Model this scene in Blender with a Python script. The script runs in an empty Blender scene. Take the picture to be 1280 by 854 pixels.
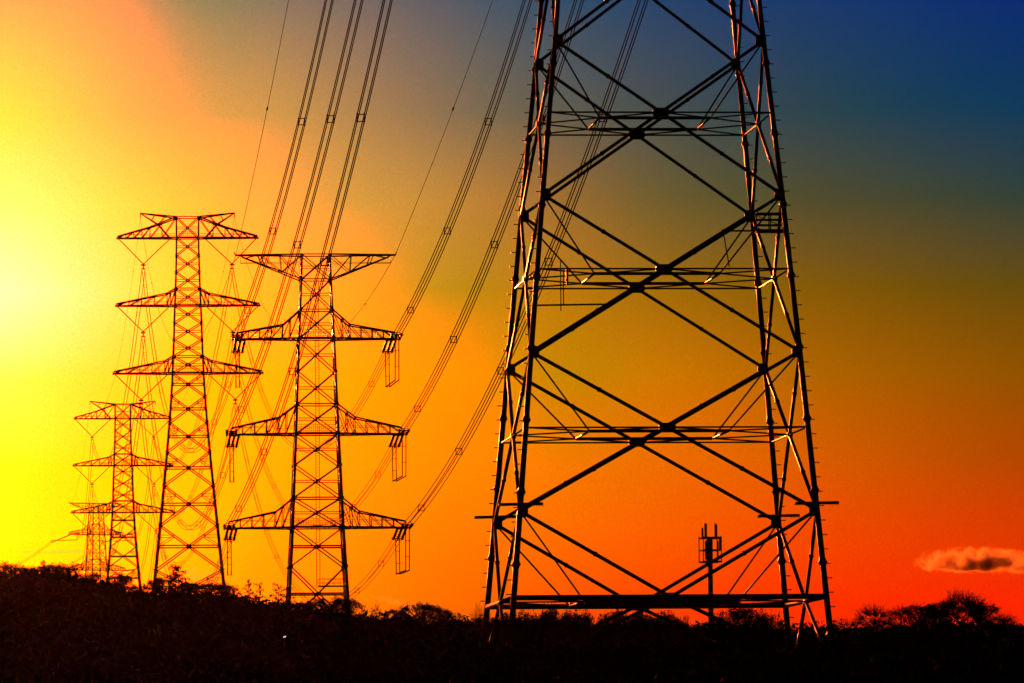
import bpy, math, random
import numpy as np
from mathutils import Vector, Matrix

# ------------------------------------------------------------------ camera
SC = bpy.context.scene
COL = SC.collection
FPX, PITCH, ROLL = 8000.0, 0.0698, -0.00788          # focal length in px of a 1280 px wide frame
_c, _s = math.cos(ROLL), math.sin(ROLL)
_f = Vector((0, math.cos(PITCH), math.sin(PITCH)))
_r = Vector((1, 0, 0)); _u = Vector((0, -math.sin(PITCH), math.cos(PITCH)))
R_ = _r * _c + _u * _s
U_ = _u * _c - _r * _s
cam_data = bpy.data.cameras.new("camera")
cam = bpy.data.objects.new("camera", cam_data); COL.objects.link(cam)
cam.matrix_world = Matrix(((R_.x, U_.x, -_f.x, 0), (R_.y, U_.y, -_f.y, 0), (R_.z, U_.z, -_f.z, 0), (0, 0, 0, 1)))
cam_data.sensor_width = 36.0
cam_data.lens = FPX * 36.0 / 1280.0
cam_data.clip_start = 0.5
cam_data.clip_end = 60000.0
SC.camera = cam

def at(px, py, Y):
    """World point on the sight line of photo pixel (px, py) at distance Y along +Y."""
    d = R_ * ((px - 640) / FPX) + U_ * (-(py - 427) / FPX) + _f
    return d * (Y / d.y)

# ------------------------------------------------------------------ sky, sun, exposure
SUN_AZ, SUN_EL = math.radians(-8.3), math.radians(4.2)
sun_dir = Vector((math.sin(SUN_AZ) * math.cos(SUN_EL), math.cos(SUN_AZ) * math.cos(SUN_EL), math.sin(SUN_EL)))
sun_data = bpy.data.lights.new("sun", 'SUN')
sun_data.energy = 2.1; sun_data.angle = math.radians(0.5); sun_data.color = (1.0, 0.17, 0.025)
sun = bpy.data.objects.new("sun", sun_data); COL.objects.link(sun)
sun.rotation_euler = sun_dir.to_track_quat('Z', 'Y').to_euler()
sun.location = sun_dir * 200

VS = SC.view_settings
VS.view_transform = 'Standard'
try: VS.look = 'None'
except Exception: pass
VS.exposure = 0.0; VS.gamma = 1.0; VS.use_curve_mapping = False

def lin(c):
    c = c / 255.0
    return c / 12.92 if c <= 0.04045 else ((c + 0.055) / 1.055) ** 2.4

# sunset sky: rows from high to low (photo heights), columns from left to right
SKY_U = [0, 160, 320, 480, 640, 800, 960, 1120, 1280]
SKY = [
 (-40, [(255,166,87),(0,139,84),(124,109,98),(87,93,103),(16,78,105),(0,65,113),(0,54,114),(0,49,119),(0,33,119)]),
 (140, [(255,248,66),(245,167,81),(218,159,69),(161,123,84),(101,100,77),(70,79,76),(41,69,75),(10,63,82),(0,56,91)]),
 (250, [(255,255,127),(255,222,48),(245,170,66),(208,153,60),(178,117,51),(103,94,45),(78,77,45),(67,71,45),(41,64,55)]),
 (360, [(255,255,196),(255,239,0),(255,186,41),(143,153,22),(209,127,12),(157,109,10),(135,93,7),(115,82,6),(95,75,12)]),
 (470, [(255,255,85),(255,216,0),(255,186,0),(254,156,0),(153,140,0),(217,122,0),(179,103,0),(162,91,0),(139,80,0)]),
 (580, [(255,255,11),(255,210,0),(255,178,0),(255,149,0),(239,130,0),(241,109,0),(227,97,0),(201,83,0),(174,68,0)]),
 (670, [(255,254,0),(255,207,0),(255,166,0),(255,133,0),(255,114,0),(250,94,0),(246,76,0),(236,64,0),(218,56,0)]),
 (760, [(255,229,0),(255,192,0),(255,151,0),(255,116,0),(255,92,0),(255,65,0),(255,52,0),(255,40,0),(252,36,0)]),
]
SKY_GAIN = 13.0
def sky_lin(c, v):
    r, g, b = lin(c[0]), lin(c[1]), lin(c[2])
    if c[0] >= 250:                                   # burnt-out part of the sky: red runs far past white
        k = max(0.0, (c[1] - 120) / 135.0)
        r = 1.0 + 11.0 * k ** 1.4
        if c[1] >= 250: g *= 1.15
    return (r, g, b)

world = bpy.data.worlds.new("World"); SC.world = world
world.use_nodes = True
nt = world.node_tree; N_, L_ = nt.nodes, nt.links
N_.clear()
def nd(tree, t, **kw):
    n = tree.nodes.new(t)
    for k, v in kw.items(): setattr(n, k, v)
    return n
def mth(tree, op, a, b=None, c=None, clamp=False):
    n = tree.nodes.new('ShaderNodeMath'); n.operation = op; n.use_clamp = clamp
    for i, x in enumerate((a, b, c)):
        if x is None: continue
        if isinstance(x, (int, float)): n.inputs[i].default_value = x
        else: tree.links.new(x, n.inputs[i])
    return n.outputs[0]
def maprange(tree, x, a, b, c=0.0, d=1.0, smooth=False):
    n = tree.nodes.new('ShaderNodeMapRange'); n.clamp = True
    if smooth: n.interpolation_type = 'SMOOTHSTEP'
    tree.links.new(x, n.inputs[0])
    for i, v in enumerate((a, b, c, d)): n.inputs[1 + i].default_value = v
    return n.outputs[0]
tc = nd(nt, 'ShaderNodeTexCoord')
sep = nd(nt, 'ShaderNodeSeparateXYZ'); L_.new(tc.outputs['Generated'], sep.inputs[0])
ysafe = mth(nt, 'MAXIMUM', sep.outputs['Y'], 0.05)
az = mth(nt, 'DIVIDE', sep.outputs['X'], ysafe)
el = mth(nt, 'DIVIDE', sep.outputs['Z'], ysafe)
# slow uneven drift of the glow so that no band is ruler straight
mp = nd(nt, 'ShaderNodeMapping'); mp.inputs['Scale'].default_value = (14, 14, 22)
L_.new(tc.outputs['Generated'], mp.inputs[0])
nz = nd(nt, 'ShaderNodeTexNoise'); nz.inputs['Scale'].default_value = 1.0; nz.inputs['Detail'].default_value = 3.0
L_.new(mp.outputs[0], nz.inputs['Vector'])
drift = mth(nt, 'SUBTRACT', nz.outputs[0], 0.5)
az = mth(nt, 'ADD', az, mth(nt, 'MULTIPLY', drift, 0.005))
el = mth(nt, 'ADD', el, mth(nt, 'MULTIPLY', drift, -0.004))
un = mth(nt, 'MULTIPLY_ADD', az, FPX / 1920.0, 960.0 / 1920.0)       # ramp position: photo x from -320 to 1600
vn = mth(nt, 'MULTIPLY_ADD', el, -FPX, 986.0)                        # photo y
prev = None
for k, (v, cols) in enumerate(SKY):
    rp = nd(nt, 'ShaderNodeValToRGB'); cr = rp.color_ramp; cr.interpolation = 'B_SPLINE'
    stops = [(-320, cols[0])] + list(zip(SKY_U, cols)) + [(1600, cols[-1])]
    while len(cr.elements) < len(stops): cr.elements.new(0.5)
    for e, (u, c) in zip(cr.elements, stops): e.position = (u + 320) / 1920.0
    for e, (u, c) in zip(cr.elements, stops):
        e.color = tuple(x / SKY_GAIN for x in sky_lin(c, v)) + (1,)
    L_.new(un, rp.inputs[0])
    if prev is None: prev = rp.outputs[0]
    else:
        f = maprange(nt, vn, SKY[k - 1][0], v)
        mx = nd(nt, 'ShaderNodeMix', data_type='RGBA')
        L_.new(f, mx.inputs[0]); L_.new(prev, mx.inputs[6]); L_.new(rp.outputs[0], mx.inputs[7])
        prev = mx.outputs[2]
wn = nd(nt, 'ShaderNodeTexNoise'); wn.inputs['Scale'].default_value = 3600.0; wn.inputs['Detail'].default_value = 1.0
L_.new(tc.outputs['Generated'], wn.inputs['Vector'])
gv = nd(nt, 'ShaderNodeVectorMath', operation='SCALE'); L_.new(prev, gv.inputs[0])
L_.new(maprange(nt, wn.outputs[0], .2, .8, .92, 1.08), gv.inputs['Scale'])
prev = gv.outputs[0]
bg_glow = nd(nt, 'ShaderNodeBackground'); bg_glow.inputs[1].default_value = SKY_GAIN
L_.new(prev, bg_glow.inputs[0])
sky = nd(nt, 'ShaderNodeTexSky', sky_type='NISHITA'); sky.sun_disc = False
sky.sun_elevation = SUN_EL; sky.sun_rotation = SUN_AZ
sky.air_density = 1.5; sky.dust_density = 3.0
bg_sky = nd(nt, 'ShaderNodeBackground'); bg_sky.inputs[1].default_value = 0.004
L_.new(sky.outputs[0], bg_sky.inputs[0])
# the sunset glow fills the western sky and gives way to the dusk sky around it
rad = mth(nt, 'SQRT', mth(nt, 'ADD', mth(nt, 'POWER', az, 2.0), mth(nt, 'POWER', mth(nt, 'SUBTRACT', el, 0.07), 2.0)))
fade = maprange(nt, rad, 0.16, 0.5, 1.0, 0.0, smooth=True)
fade = mth(nt, 'MULTIPLY', fade, mth(nt, 'GREATER_THAN', sep.outputs['Y'], 0.1))
mxs = nd(nt, 'ShaderNodeMixShader')
L_.new(fade, mxs.inputs[0]); L_.new(bg_sky.outputs[0], mxs.inputs[1]); L_.new(bg_glow.outputs[0], mxs.inputs[2])
out = nd(nt, 'ShaderNodeOutputWorld'); L_.new(mxs.outputs[0], out.inputs[0])

SC.render.engine = 'CYCLES'
SC.cycles.use_denoising = True
SC.cycles.max_bounces = 4
SC.cycles.volume_bounces = 1
SC.cycles.filter_width = 1.5

# ------------------------------------------------------------------ materials
def noise_mat(name, c1, c2, scale, rough, metal=0.0, bump=0.0, detail=5.0, spec=0.5):
    m = bpy.data.materials.new(name); m.use_nodes = True
    t = m.node_tree; b = t.nodes['Principled BSDF']
    co = nd(t, 'ShaderNodeTexCoord')
    n = nd(t, 'ShaderNodeTexNoise'); n.inputs['Scale'].default_value = scale; n.inputs['Detail'].default_value = detail
    t.links.new(co.outputs['Object'], n.inputs['Vector'])
    r = nd(t, 'ShaderNodeValToRGB')
    r.color_ramp.elements[0].position = 0.35; r.color_ramp.elements[1].position = 0.68
    r.color_ramp.elements[0].color = (*c1, 1); r.color_ramp.elements[1].color = (*c2, 1)
    t.links.new(n.outputs[0], r.inputs[0]); t.links.new(r.outputs[0], b.inputs['Base Color'])
    rr = nd(t, 'ShaderNodeMapRange'); rr.inputs[3].default_value = rough - 0.08; rr.inputs[4].default_value = rough + 0.08
    t.links.new(n.outputs[0], rr.inputs[0]); t.links.new(rr.outputs[0], b.inputs['Roughness'])
    b.inputs['Metallic'].default_value = metal; b.inputs['Specular IOR Level'].default_value = spec
    if bump:
        bp = nd(t, 'ShaderNodeBump'); bp.inputs['Strength'].default_value = bump
        t.links.new(n.outputs[0], bp.inputs['Height']); t.links.new(bp.outputs[0], b.inputs['Normal'])
    return m
STEEL = noise_mat("galvanised_steel", (0.03, 0.03, 0.032), (0.07, 0.07, 0.072), 0.7, 0.32, 0.0, spec=.06)
STEEL_FAR = noise_mat("weathered_steel", (0.03, 0.03, 0.03), (0.06, 0.06, 0.06), 0.3, 0.5, 0.0, spec=.2)
ALU = noise_mat("stranded_aluminium", (0.02, 0.02, 0.02), (0.05, 0.05, 0.05), 0.2, 0.95, 0.0, spec=.1)
PORC = noise_mat("brown_porcelain", (0.03, 0.018, 0.012), (0.06, 0.035, 0.022), 0.8, 0.4)
LEAF = noise_mat("dusk_foliage", (0.012, 0.02, 0.007), (0.03, 0.045, 0.015), 0.5, 0.7, spec=.05)
LEAF2 = noise_mat("olive_foliage", (0.018, 0.022, 0.008), (0.04, 0.044, 0.016), 0.5, 0.7, spec=.05)
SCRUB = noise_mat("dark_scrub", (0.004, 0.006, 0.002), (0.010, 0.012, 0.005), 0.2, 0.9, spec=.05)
BARK = noise_mat("rough_bark", (0.035, 0.026, 0.02), (0.07, 0.05, 0.04), 3.0, 0.9, 0, 0.4, spec=.05)
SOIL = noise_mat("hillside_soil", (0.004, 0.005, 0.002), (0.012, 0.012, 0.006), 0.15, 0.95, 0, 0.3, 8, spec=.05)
PLASTIC = noise_mat("antenna_plastic", (0.22, 0.22, 0.22), (0.30, 0.30, 0.30), 1.5, 0.5)

# ------------------------------------------------------------------ mesh helpers
class MB:
    def __init__(self): self.v = []; self.f = []
    def tube(self, a, b, r, n=6, r2=None, caps=True):
        a = Vector(a); b = Vector(b); d = b - a
        if d.length < 1e-6: return self
        d.normalize()
        ref = Vector((0, 0, 1)) if abs(d.z) < 0.9 else Vector((1, 0, 0))
        x = d.cross(ref).normalized(); y = d.cross(x)
        i0 = len(self.v); r2 = r if r2 is None else r2
        for p, rr in ((a, r), (b, r2)):
            for k in range(n):
                t = 2 * math.pi * (k + 0.5) / n
                self.v.append(p + (x * math.cos(t) + y * math.sin(t)) * rr)
        for k in range(n):
            k2 = (k + 1) % n
            self.f.append((i0 + k, i0 + k2, i0 + n + k2, i0 + n + k))
        if caps:
            self.f.append(tuple(i0 + k for k in range(n - 1, -1, -1)))
            self.f.append(tuple(i0 + n + k for k in range(n)))
        return self
    def path(self, pts, r, n=5, closed=False):
        pts = [Vector(p) for p in pts]
        i0 = len(self.v); m = len(pts)
        for i, p in enumerate(pts):
            q0 = pts[(i - 1) % m] if (closed or i > 0) else p
            q1 = pts[(i + 1) % m] if (closed or i < m - 1) else p
            d = (q1 - q0).normalized()
            ref = Vector((0, 0, 1)) if abs(d.z) < 0.9 else Vector((1, 0, 0))
            x = d.cross(ref).normalized(); y = d.cross(x)
            for k in range(n):
                t = 2 * math.pi * k / n
                self.v.append(p + (x * math.cos(t) + y * math.sin(t)) * r)
        for i in range(m if closed else m - 1):
            j = (i + 1) % m
            for k in range(n):
                k2 = (k + 1) % n
                self.f.append((i0 + i * n + k, i0 + i * n + k2, i0 + j * n + k2, i0 + j * n + k))
        if not closed:
            self.f.append(tuple(i0 + k for k in range(n - 1, -1, -1)))
            self.f.append(tuple(i0 + (m - 1) * n + k for k in range(n)))
        return self
    def box(self, c, sx, sy, sz, axes=None):
        c = Vector(c)
        ax = axes or (Vector((1, 0, 0)), Vector((0, 1, 0)), Vector((0, 0, 1)))
        i0 = len(self.v)
        for dx in (-1, 1):
            for dy in (-1, 1):
                for dz in (-1, 1):
                    self.v.append(c + ax[0] * dx * sx / 2 + ax[1] * dy * sy / 2 + ax[2] * dz * sz / 2)
        for q in ((0, 1, 3, 2), (4, 6, 7, 5), (0, 4, 5, 1), (2, 3, 7, 6), (0, 2, 6, 4), (1, 5, 7, 3)):
            self.f.append(tuple(i0 + k for k in q))
        return self
    def plate(self, c, nrm, w, h, t):
        """octagonal gusset plate facing nrm"""
        c = Vector(c); n = Vector(nrm).normalized()
        z = Vector((0, 0, 1)); z = (z - n * z.dot(n)).normalized(); x = z.cross(n)
        i0 = len(self.v)
        prof = [(-.5, -.22), (-.28, -.5), (.28, -.5), (.5, -.22), (.5, .22), (.28, .5), (-.28, .5), (-.5, .22)]
        for s in (-1, 1):
            for a, b in prof: self.v.append(c + x * a * w + z * b * h + n * s * t / 2)
        self.f.append(tuple(i0 + k for k in range(7, -1, -1))); self.f.append(tuple(i0 + 8 + k for k in range(8)))
        for k in range(8):
            k2 = (k + 1) % 8
            self.f.append((i0 + k, i0 + k2, i0 + 8 + k2, i0 + 8 + k))
        return self
    def build(self, name, mat, parent=None, smooth=False):
        me = bpy.data.meshes.new(name)
        me.from_pydata([tuple(p) for p in self.v], [], self.f); me.update()
        if smooth:
            for p in me.polygons: p.use_smooth = True
        me.materials.append(mat)
        o = bpy.data.objects.new(name, me); COL.objects.link(o)
        if parent: o.parent = parent
        return o

def tag(o, label=None, cat=None, group=None, kind=None):
    if label: o['label'] = label
    if cat: o['category'] = cat
    if group: o['group'] = group
    if kind: o['kind'] = kind
    return o
def empty(name, loc, rz=0.0):
    o = bpy.data.objects.new(name, None); COL.objects.link(o)
    o.location = loc; o.rotation_euler = (0, 0, rz); o.empty_display_size = 1.0
    return o
def lerp(a, b, t): return Vector(a) * (1 - t) + Vector(b) * t
def interp(x, xs, ys): return float(np.interp(x, xs, ys))

# ------------------------------------------------------------------ terrain
GX = [-400, -100, 0, 60, 110, 180, 215, 250, 300, 360, 440, 500, 560, 620, 700, 800, 900, 1000, 1100, 1180, 1240, 1280, 1400, 1700]
GY = [736, 731, 729, 724, 737, 752, 749, 751, 760, 769, 780, 784, 786, 790, 792, 793, 794, 798, 796, 790, 790, 797, 801, 805]
CREST = 760.0
def ground(x, Y):
    if Y < 30: return -2.0 + 0.0 * x
    px = 640 + FPX * x / Y
    px = max(-400, min(1700, px))
    g = interp(px, GX, GY)
    zc = at(px, g, 1.0).z                              # slope of the sight line that grazes the crest
    t = min(1.0, Y / CREST)
    s = t * t * (3 - 2 * t)
    z = zc * s * Y - 2.0 * (1 - s)
    if Y > CREST: z -= (Y - CREST) * 0.0011 * min(1.0, (Y - CREST) / 400.0)
    z += 0.5 * s * math.sin(x * 0.09 + 1.3) * math.sin(Y * 0.05) * min(1.0, Y / 300.0) * (1.0 if Y < 1200 else 0.4)
    return z
def make_ground():
    xs = sorted(set([-6000, -4000, -2500, -1600, -1000, -700, -500, -400, -320, -260] + list(range(-220, 221, 5)) + [260, 320, 400, 500, 700, 1000, 1600, 2500, 4000, 6000]))
    ys = [-3000, -800, -200, 0, 30] + list(range(60, 1100, 15)) + list(range(1100, 4200, 100)) + [4500, 5200, 6500, 8500, 12000]
    v = [(x, y, ground(x, y)) for y in ys for x in xs]
    nx = len(xs); f = []
    for j in range(len(ys) - 1):
        for i in range(nx - 1):
            a = j * nx + i; f.append((a, a + 1, a + nx + 1, a + nx))
    me = bpy.data.meshes.new("hill_terrain"); me.from_pydata(v, [], f); me.update()
    for p in me.polygons: p.use_smooth = True
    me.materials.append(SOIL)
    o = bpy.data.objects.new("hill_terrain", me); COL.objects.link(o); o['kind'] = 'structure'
make_ground()

# ------------------------------------------------------------------ the near pylon
NX0, NTH, NY = 13.045, 0.08826, 600.0
NW_Z = [0.0, 25.35, 40.03, 54.67, 69.15, 122.0, 145.0, 172.0, 178.0]
NW_W = [15.90, 13.696, 12.44, 11.128, 9.725, 5.1, 4.0, 3.0, 2.8]
def build_near_pylon():
    base_z = ground(NX0, NY) - 0.5
    root = empty("lattice_pylon", (NX0, NY, base_z), NTH)
    tag(root, "huge black lattice pylon nearest the camera, its top cut off by the picture edge", "pylon", "pylons of the power line")
    w = lambda z: interp(z, NW_Z, NW_W)
    P = lambda sx, sy, z: Vector((sx * w(z), sy * w(z), z - base_z))
    nodes = [10.3, 25.35, 40.03, 54.67, 69.15, 83.0, 96.0, 107.5, 118.0, 128.0, 138.5, 149.0, 159.0, 168.0, 177.0]
    ztop = 178.0
    # legs with flanges and step bolts
    for sx in (-1, 1):
        for sy in (-1, 1):
            g = ground(NX0 + sx * 15.5 * math.cos(NTH) - sy * 15.5 * math.sin(NTH), NY + sy * 15.5 + sx * 1.4)
            mb = MB(); zs = [g - 1.5] + [z for z in nodes if z > g] + [ztop]
            for a, b in zip(zs[:-1], zs[1:]):
                mb.tube(P(sx, sy, a), P(sx, sy, b), interp(a, [10, 60, 120, 180], [.29, .24, .2, .14]), 12, interp(b, [10, 60, 120, 180], [.29, .24, .2, .14]))
            z = g + 2.0; k = 0
            while z < ztop - 4:
                r = interp(z, [10, 60, 120, 180], [.29, .24, .2, .14])
                if k % 5 == 0:
                    d = (P(sx, sy, z + 1) - P(sx, sy, z)).normalized()
                    mb.tube(P(sx, sy, z), P(sx, sy, z) + d * 0.22, r * 1.5, 12)
                    mb.tube(P(sx, sy, z) - d * .2, P(sx, sy, z) + d * 0.42, r * 1.2, 12)
                p = P(sx, sy, z)
                mb.tube(p, p + Vector((sx, 0, 0)) * (r + .40), 0.05, 5)
                mb.tube(p + Vector((sx * (r + .36), 0, 0)), p + Vector((sx * (r + .42), 0, 0)), 0.075, 5)
                if z < 110:
                    p2 = P(sx, sy, z + .66)
                    mb.tube(p2, p2 + Vector((0, sy, 0)) * (r + .34), 0.035, 4)
                z += 1.33; k += 1
            mb.build("leg", STEEL, root, True)
            # concrete footing
            f = P(sx, sy, g)
            MB().tube((f.x, f.y, g - base_z - 1.2), (f.x, f.y, g - base_z + .5), 1.0, 14, .8).build("footing", SOIL, root, True)
    faces = [((-1, -1), (1, -1), (0, -1, 0)), ((1, -1), (1, 1), (1, 0, 0)), ((1, 1), (-1, 1), (0, 1, 0)), ((-1, 1), (-1, -1), (-1, 0, 0))]
    for i in range(len(nodes) - 1):
        z1, z2 = nodes[i], nodes[i + 1]
        big = i < 5
        br = (.175 if i < 2 else .16) if big else .12
        hr = .17 if i == 0 else (.085 if big else .06)
        w1, w2 = w(z1), w(z2)
        zx = z1 + (z2 - z1) * w1 / (w1 + w2)
        if i == 0: zx = 17.4
        for (a, b, nrm) in faces:
            cen = lerp(P(*a, zx), P(*b, zx), .5)
            for s, e in ((a, b), (b, a)):
                p1, p2 = P(*s, z1), P(*e, z2)
                mb = MB()
                mb.tube(p1, cen, br, 10).tube(cen, p2, br, 10)
                for t in (.5,):
                    q = lerp(p1, cen, t); d = (cen - p1).normalized()
                    mb.tube(q - d * .12, q + d * .12, br * 1.35, 10)
                    q = lerp(cen, p2, t); d = (p2 - cen).normalized()
                    mb.tube(q - d * .12, q + d * .12, br * 1.35, 10)
                mb.build("diagonal_brace", STEEL, root, True)
            st = MB()
            if i == 0:                                  # heavy boxed belt above the undergrowth
                st.tube(P(*a, zx), P(*b, zx), .25, 10)
            else:
                st.tube(P(*a, zx), P(*b, zx), hr, 8)
            sto = st.build("horizontal_strut", STEEL, root, True)
            if big:
                g = MB(); front = abs(nrm[1]) > 0
                g.plate(cen + Vector(nrm) * .02, nrm, 1.55 if front else .8, .8 if front else .5, .5)
                g.build("gusset_plate", STEEL, sto)
            for s in (a, b):                            # plates where the braces meet the legs
                if big and s == a:
                    pass
        if big:
            # plan bracing: inner square hung from the legs
            W = w(zx); zz = zx - base_z
            inn = {(sx, sy): Vector((sx * .5 * W, sy * .5 * W, zz + (.02 if i else -.15))) for sx in (-1, 1) for sy in (-1, 1)}
            ir = .16 if i else .34
            mb = MB()
            for (a, b, nrm) in faces:
                mb.tube(inn[a], inn[b], ir if abs(nrm[1]) > 0 else .11, 8)
                mid = Vector((nrm[0] * W, nrm[1] * W, zz))
                mb.tube(mid, inn[a], .075, 6).tube(mid, inn[b], .075, 6)
            for k in inn: mb.tube(P(*k, zx), inn[k], .075, 6)
            mb.build("plan_brace", STEEL, root, True)
            for k in inn:
                MB().tube(P(*k, z2), inn[k], .085, 8).build("hanger_brace", STEEL, root, True)
            for k in inn:                               # node collars
                p = P(*k, z2)
                n = MB()
                n.plate(p + Vector((-k[0] * .25, 0, 0)), (0, 1, 0), 1.0, 1.15, .1)
                n.plate(p + Vector((0, -k[1] * .25, 0)), (1, 0, 0), 1.0, 1.15, .1)
                n.build("node_plate", STEEL, root)
    # climbing guards: barbed frames round each leg
    for sx in (-1, 1):
        for sy in (-1, 1):
            zg = 25.95
            p = P(sx, sy, zg); mb = MB()
            mb.tube(p + Vector((-2.0, -.3, 0)), p + Vector((2.05, -.3, .06)), .14, 6)
            mb.tube(p + Vector((-2.0, .3, 0)), p + Vector((2.05, .3, .06)), .12, 6)
            mb.tube(p + Vector((-.3, -1.8, 0)), p + Vector((-.3, 1.8, 0)), .07, 6)
            mb.tube(p + Vector((.3, -1.8, 0)), p + Vector((.3, 1.8, 0)), .07, 6)
            for j in range(9):
                x = -2.0 + .5 * j + .02
                if abs(x) > .4: mb.tube(p + Vector((x, -.42, .03)), p + Vector((x + .1, .42, .03)), .04, 4)
            for j in range(5):
                for s in (-1, 1):
                    x = s * (1.15 + .2 * j)
                    mb.tube(p + Vector((x, -.3, 0)), p + Vector((x + s * .12, -.45, -.22)), .022, 4)
            mb.build("climbing_guard", STEEL, root)
    # rest platform by the right front leg
    z0 = at(965, 291, NY - 8).z - base_z
    wr = w(z0 + base_z)
    x1, x0 = wr - .1, wr - 2.75
    y0, y1 = -wr + .25, -wr + 1.45
    pf = MB()
    pf.box(((x0 + x1) / 2, (y0 + y1) / 2, z0), x1 - x0, y1 - y0, .3)
    pf.tube((x0 - 3.1, y0, z0 - .02), (x1, y0, z0 - .02), .085, 6)
    pf.tube((x0 - 3.1, y0, z0 - .02), (x0 - 2.5, y0 + .4, z0 - 3.3), .06, 5)
    pfo = pf.build("rest_platform", STEEL, root)
    rl = MB()
    for y in (y0, y1):
        for zr in (.55, 1.05, 1.6): rl.tube((x0, y, z0 + zr), (x1, y, z0 + zr), .06 if zr < 1.5 else .1, 5)
        for x in (x0, (x0 + x1) / 2, x1): rl.tube((x, y, z0), (x, y, z0 + 1.6), .06, 5)
    rl.tube((x0, y0, z0 + 1.4), (x1, y0, z0 + .3), .04, 5)
    rl.build("handrail", STEEL, pfo)
    # inspection rod and marker pole by the left front leg
    zr = at(700, 384.5, NY - 9).z - base_z
    rod = MB(); yr = -w(zr + base_z) * .9
    rod.tube((-w(zr + base_z) - .2, yr, zr), (-w(zr + base_z) + 6.8, yr, zr + .1), .085, 6)
    rod.build("inspection_rod", STEEL, root)
    pole = MB(); xp = -w(zr + base_z) + 2.55
    pole.tube((xp, yr + .1, zr - .5), (xp, yr + .1, zr + 4.3), .045, 6)
    pole.tube((xp + .25, yr + .1, zr), (xp + .25, yr + .1, zr + 3.3), .05, 6)
    pole.box((xp + .6, yr + .1, zr + 2.6), .22, .1, 1.5)
    pole.build("marker_pole", STEEL, root)
    # climbing rail up the inside of the left rear leg
    mb = MB(); prev = None
    for k in range(60):
        z = 20 + k * 2.0
        p = P(-1, -.55, z) + Vector((.4, 0, 0))
        if prev is not None: mb.tube(prev, p, .05, 5)
        mb.tube(p, p + Vector((.3, 0, 0)), .03, 4); prev = p
    mb.build("ladder", STEEL, root)
    att = {}
    for lv, (z, L, zu) in enumerate(((171.8, 13.1, 177.5), (144.7, 13.2, 152.5), (122.7, 14.6, 131.0))):
        for sd in (-1, 1):
            arm = cross_arm(root, sd, z - base_z, L, w(z), zu - base_z, w(zu), STEEL, .12, .07)
            tip = Vector((sd * L, 0, z - base_z))
            att[(sd, lv)] = tip
            s = MB(); insulator(s, tip + Vector((0, .6, -.1)), tip + Vector((-.4, 8.6, -.6)))
            s.build("insulator_string", PORC, arm)
    for sd in (-1, 1):
        tip = Vector((sd * 16.8, 0, 175.06 - base_z))
        mb = MB()
        for sy in (-1, 1):
            mb.tube((sd * 2.8, sy * 2.8, 177.6 - base_z), tip, .1, 6).tube((sd * 3.0, sy * 3.0, 172.0 - base_z), tip, .1, 6)
        mb.build("earth_wire_arm", STEEL, root)
        att[(sd, 'e')] = tip
    M = Matrix.Translation((NX0, NY, base_z)) @ Matrix.Rotation(NTH, 4, 'Z')
    return {k: M @ p for k, p in att.items()}

# ------------------------------------------------------------------ pieces shared by all pylons
def insulator(mb, a, b, spread=.62, r=.2, count=3, pitch=.36):
    """tension set: parallel strings of sheds ending in a racetrack guard ring"""
    a = Vector(a); b = Vector(b); d = (b - a).normalized()
    side = d.cross(Vector((0, 0, 1))).normalized(); up = side.cross(d)
    for k in range(count):
        o = side * (k - (count - 1) / 2) * spread
        mb.tube(a + o, b + o, r * .55, 6)
        L = (b - a).length; n = max(3, int(L / pitch))
        for j in range(n):
            p = lerp(a, b, (j + .5) / n) + o
            mb.tube(p - d * pitch * .22, p + d * pitch * .22, r, 8)
    hw = spread * (count - 1) / 2 + r + .12
    ring = []
    for k in range(16):
        t = 2 * math.pi * k / 16
        ring.append(b - d * .3 + side * (hw * math.cos(t)) + up * (.36 * math.sin(t)) + d * (.05 * math.sin(t)))
    mb.path(ring, .06, 5, True)
    mb.tube(a - side * hw * .8, a + side * hw * .8, .1, 6)
    mb.tube(b - side * hw * .8, b + side * hw * .8, .1, 6)

def vstring(mb, a, b, r=.15, pitch=.7):
    a = Vector(a); b = Vector(b); d = (b - a).normalized()
    mb.tube(a, b, r * .55, 6)
    n = int((b - a).length / pitch)
    for j in range(n):
        p = lerp(a, b, (j + .5) / n); mb.tube(p - d * pitch * .3, p + d * pitch * .3, r, 8)

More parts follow.
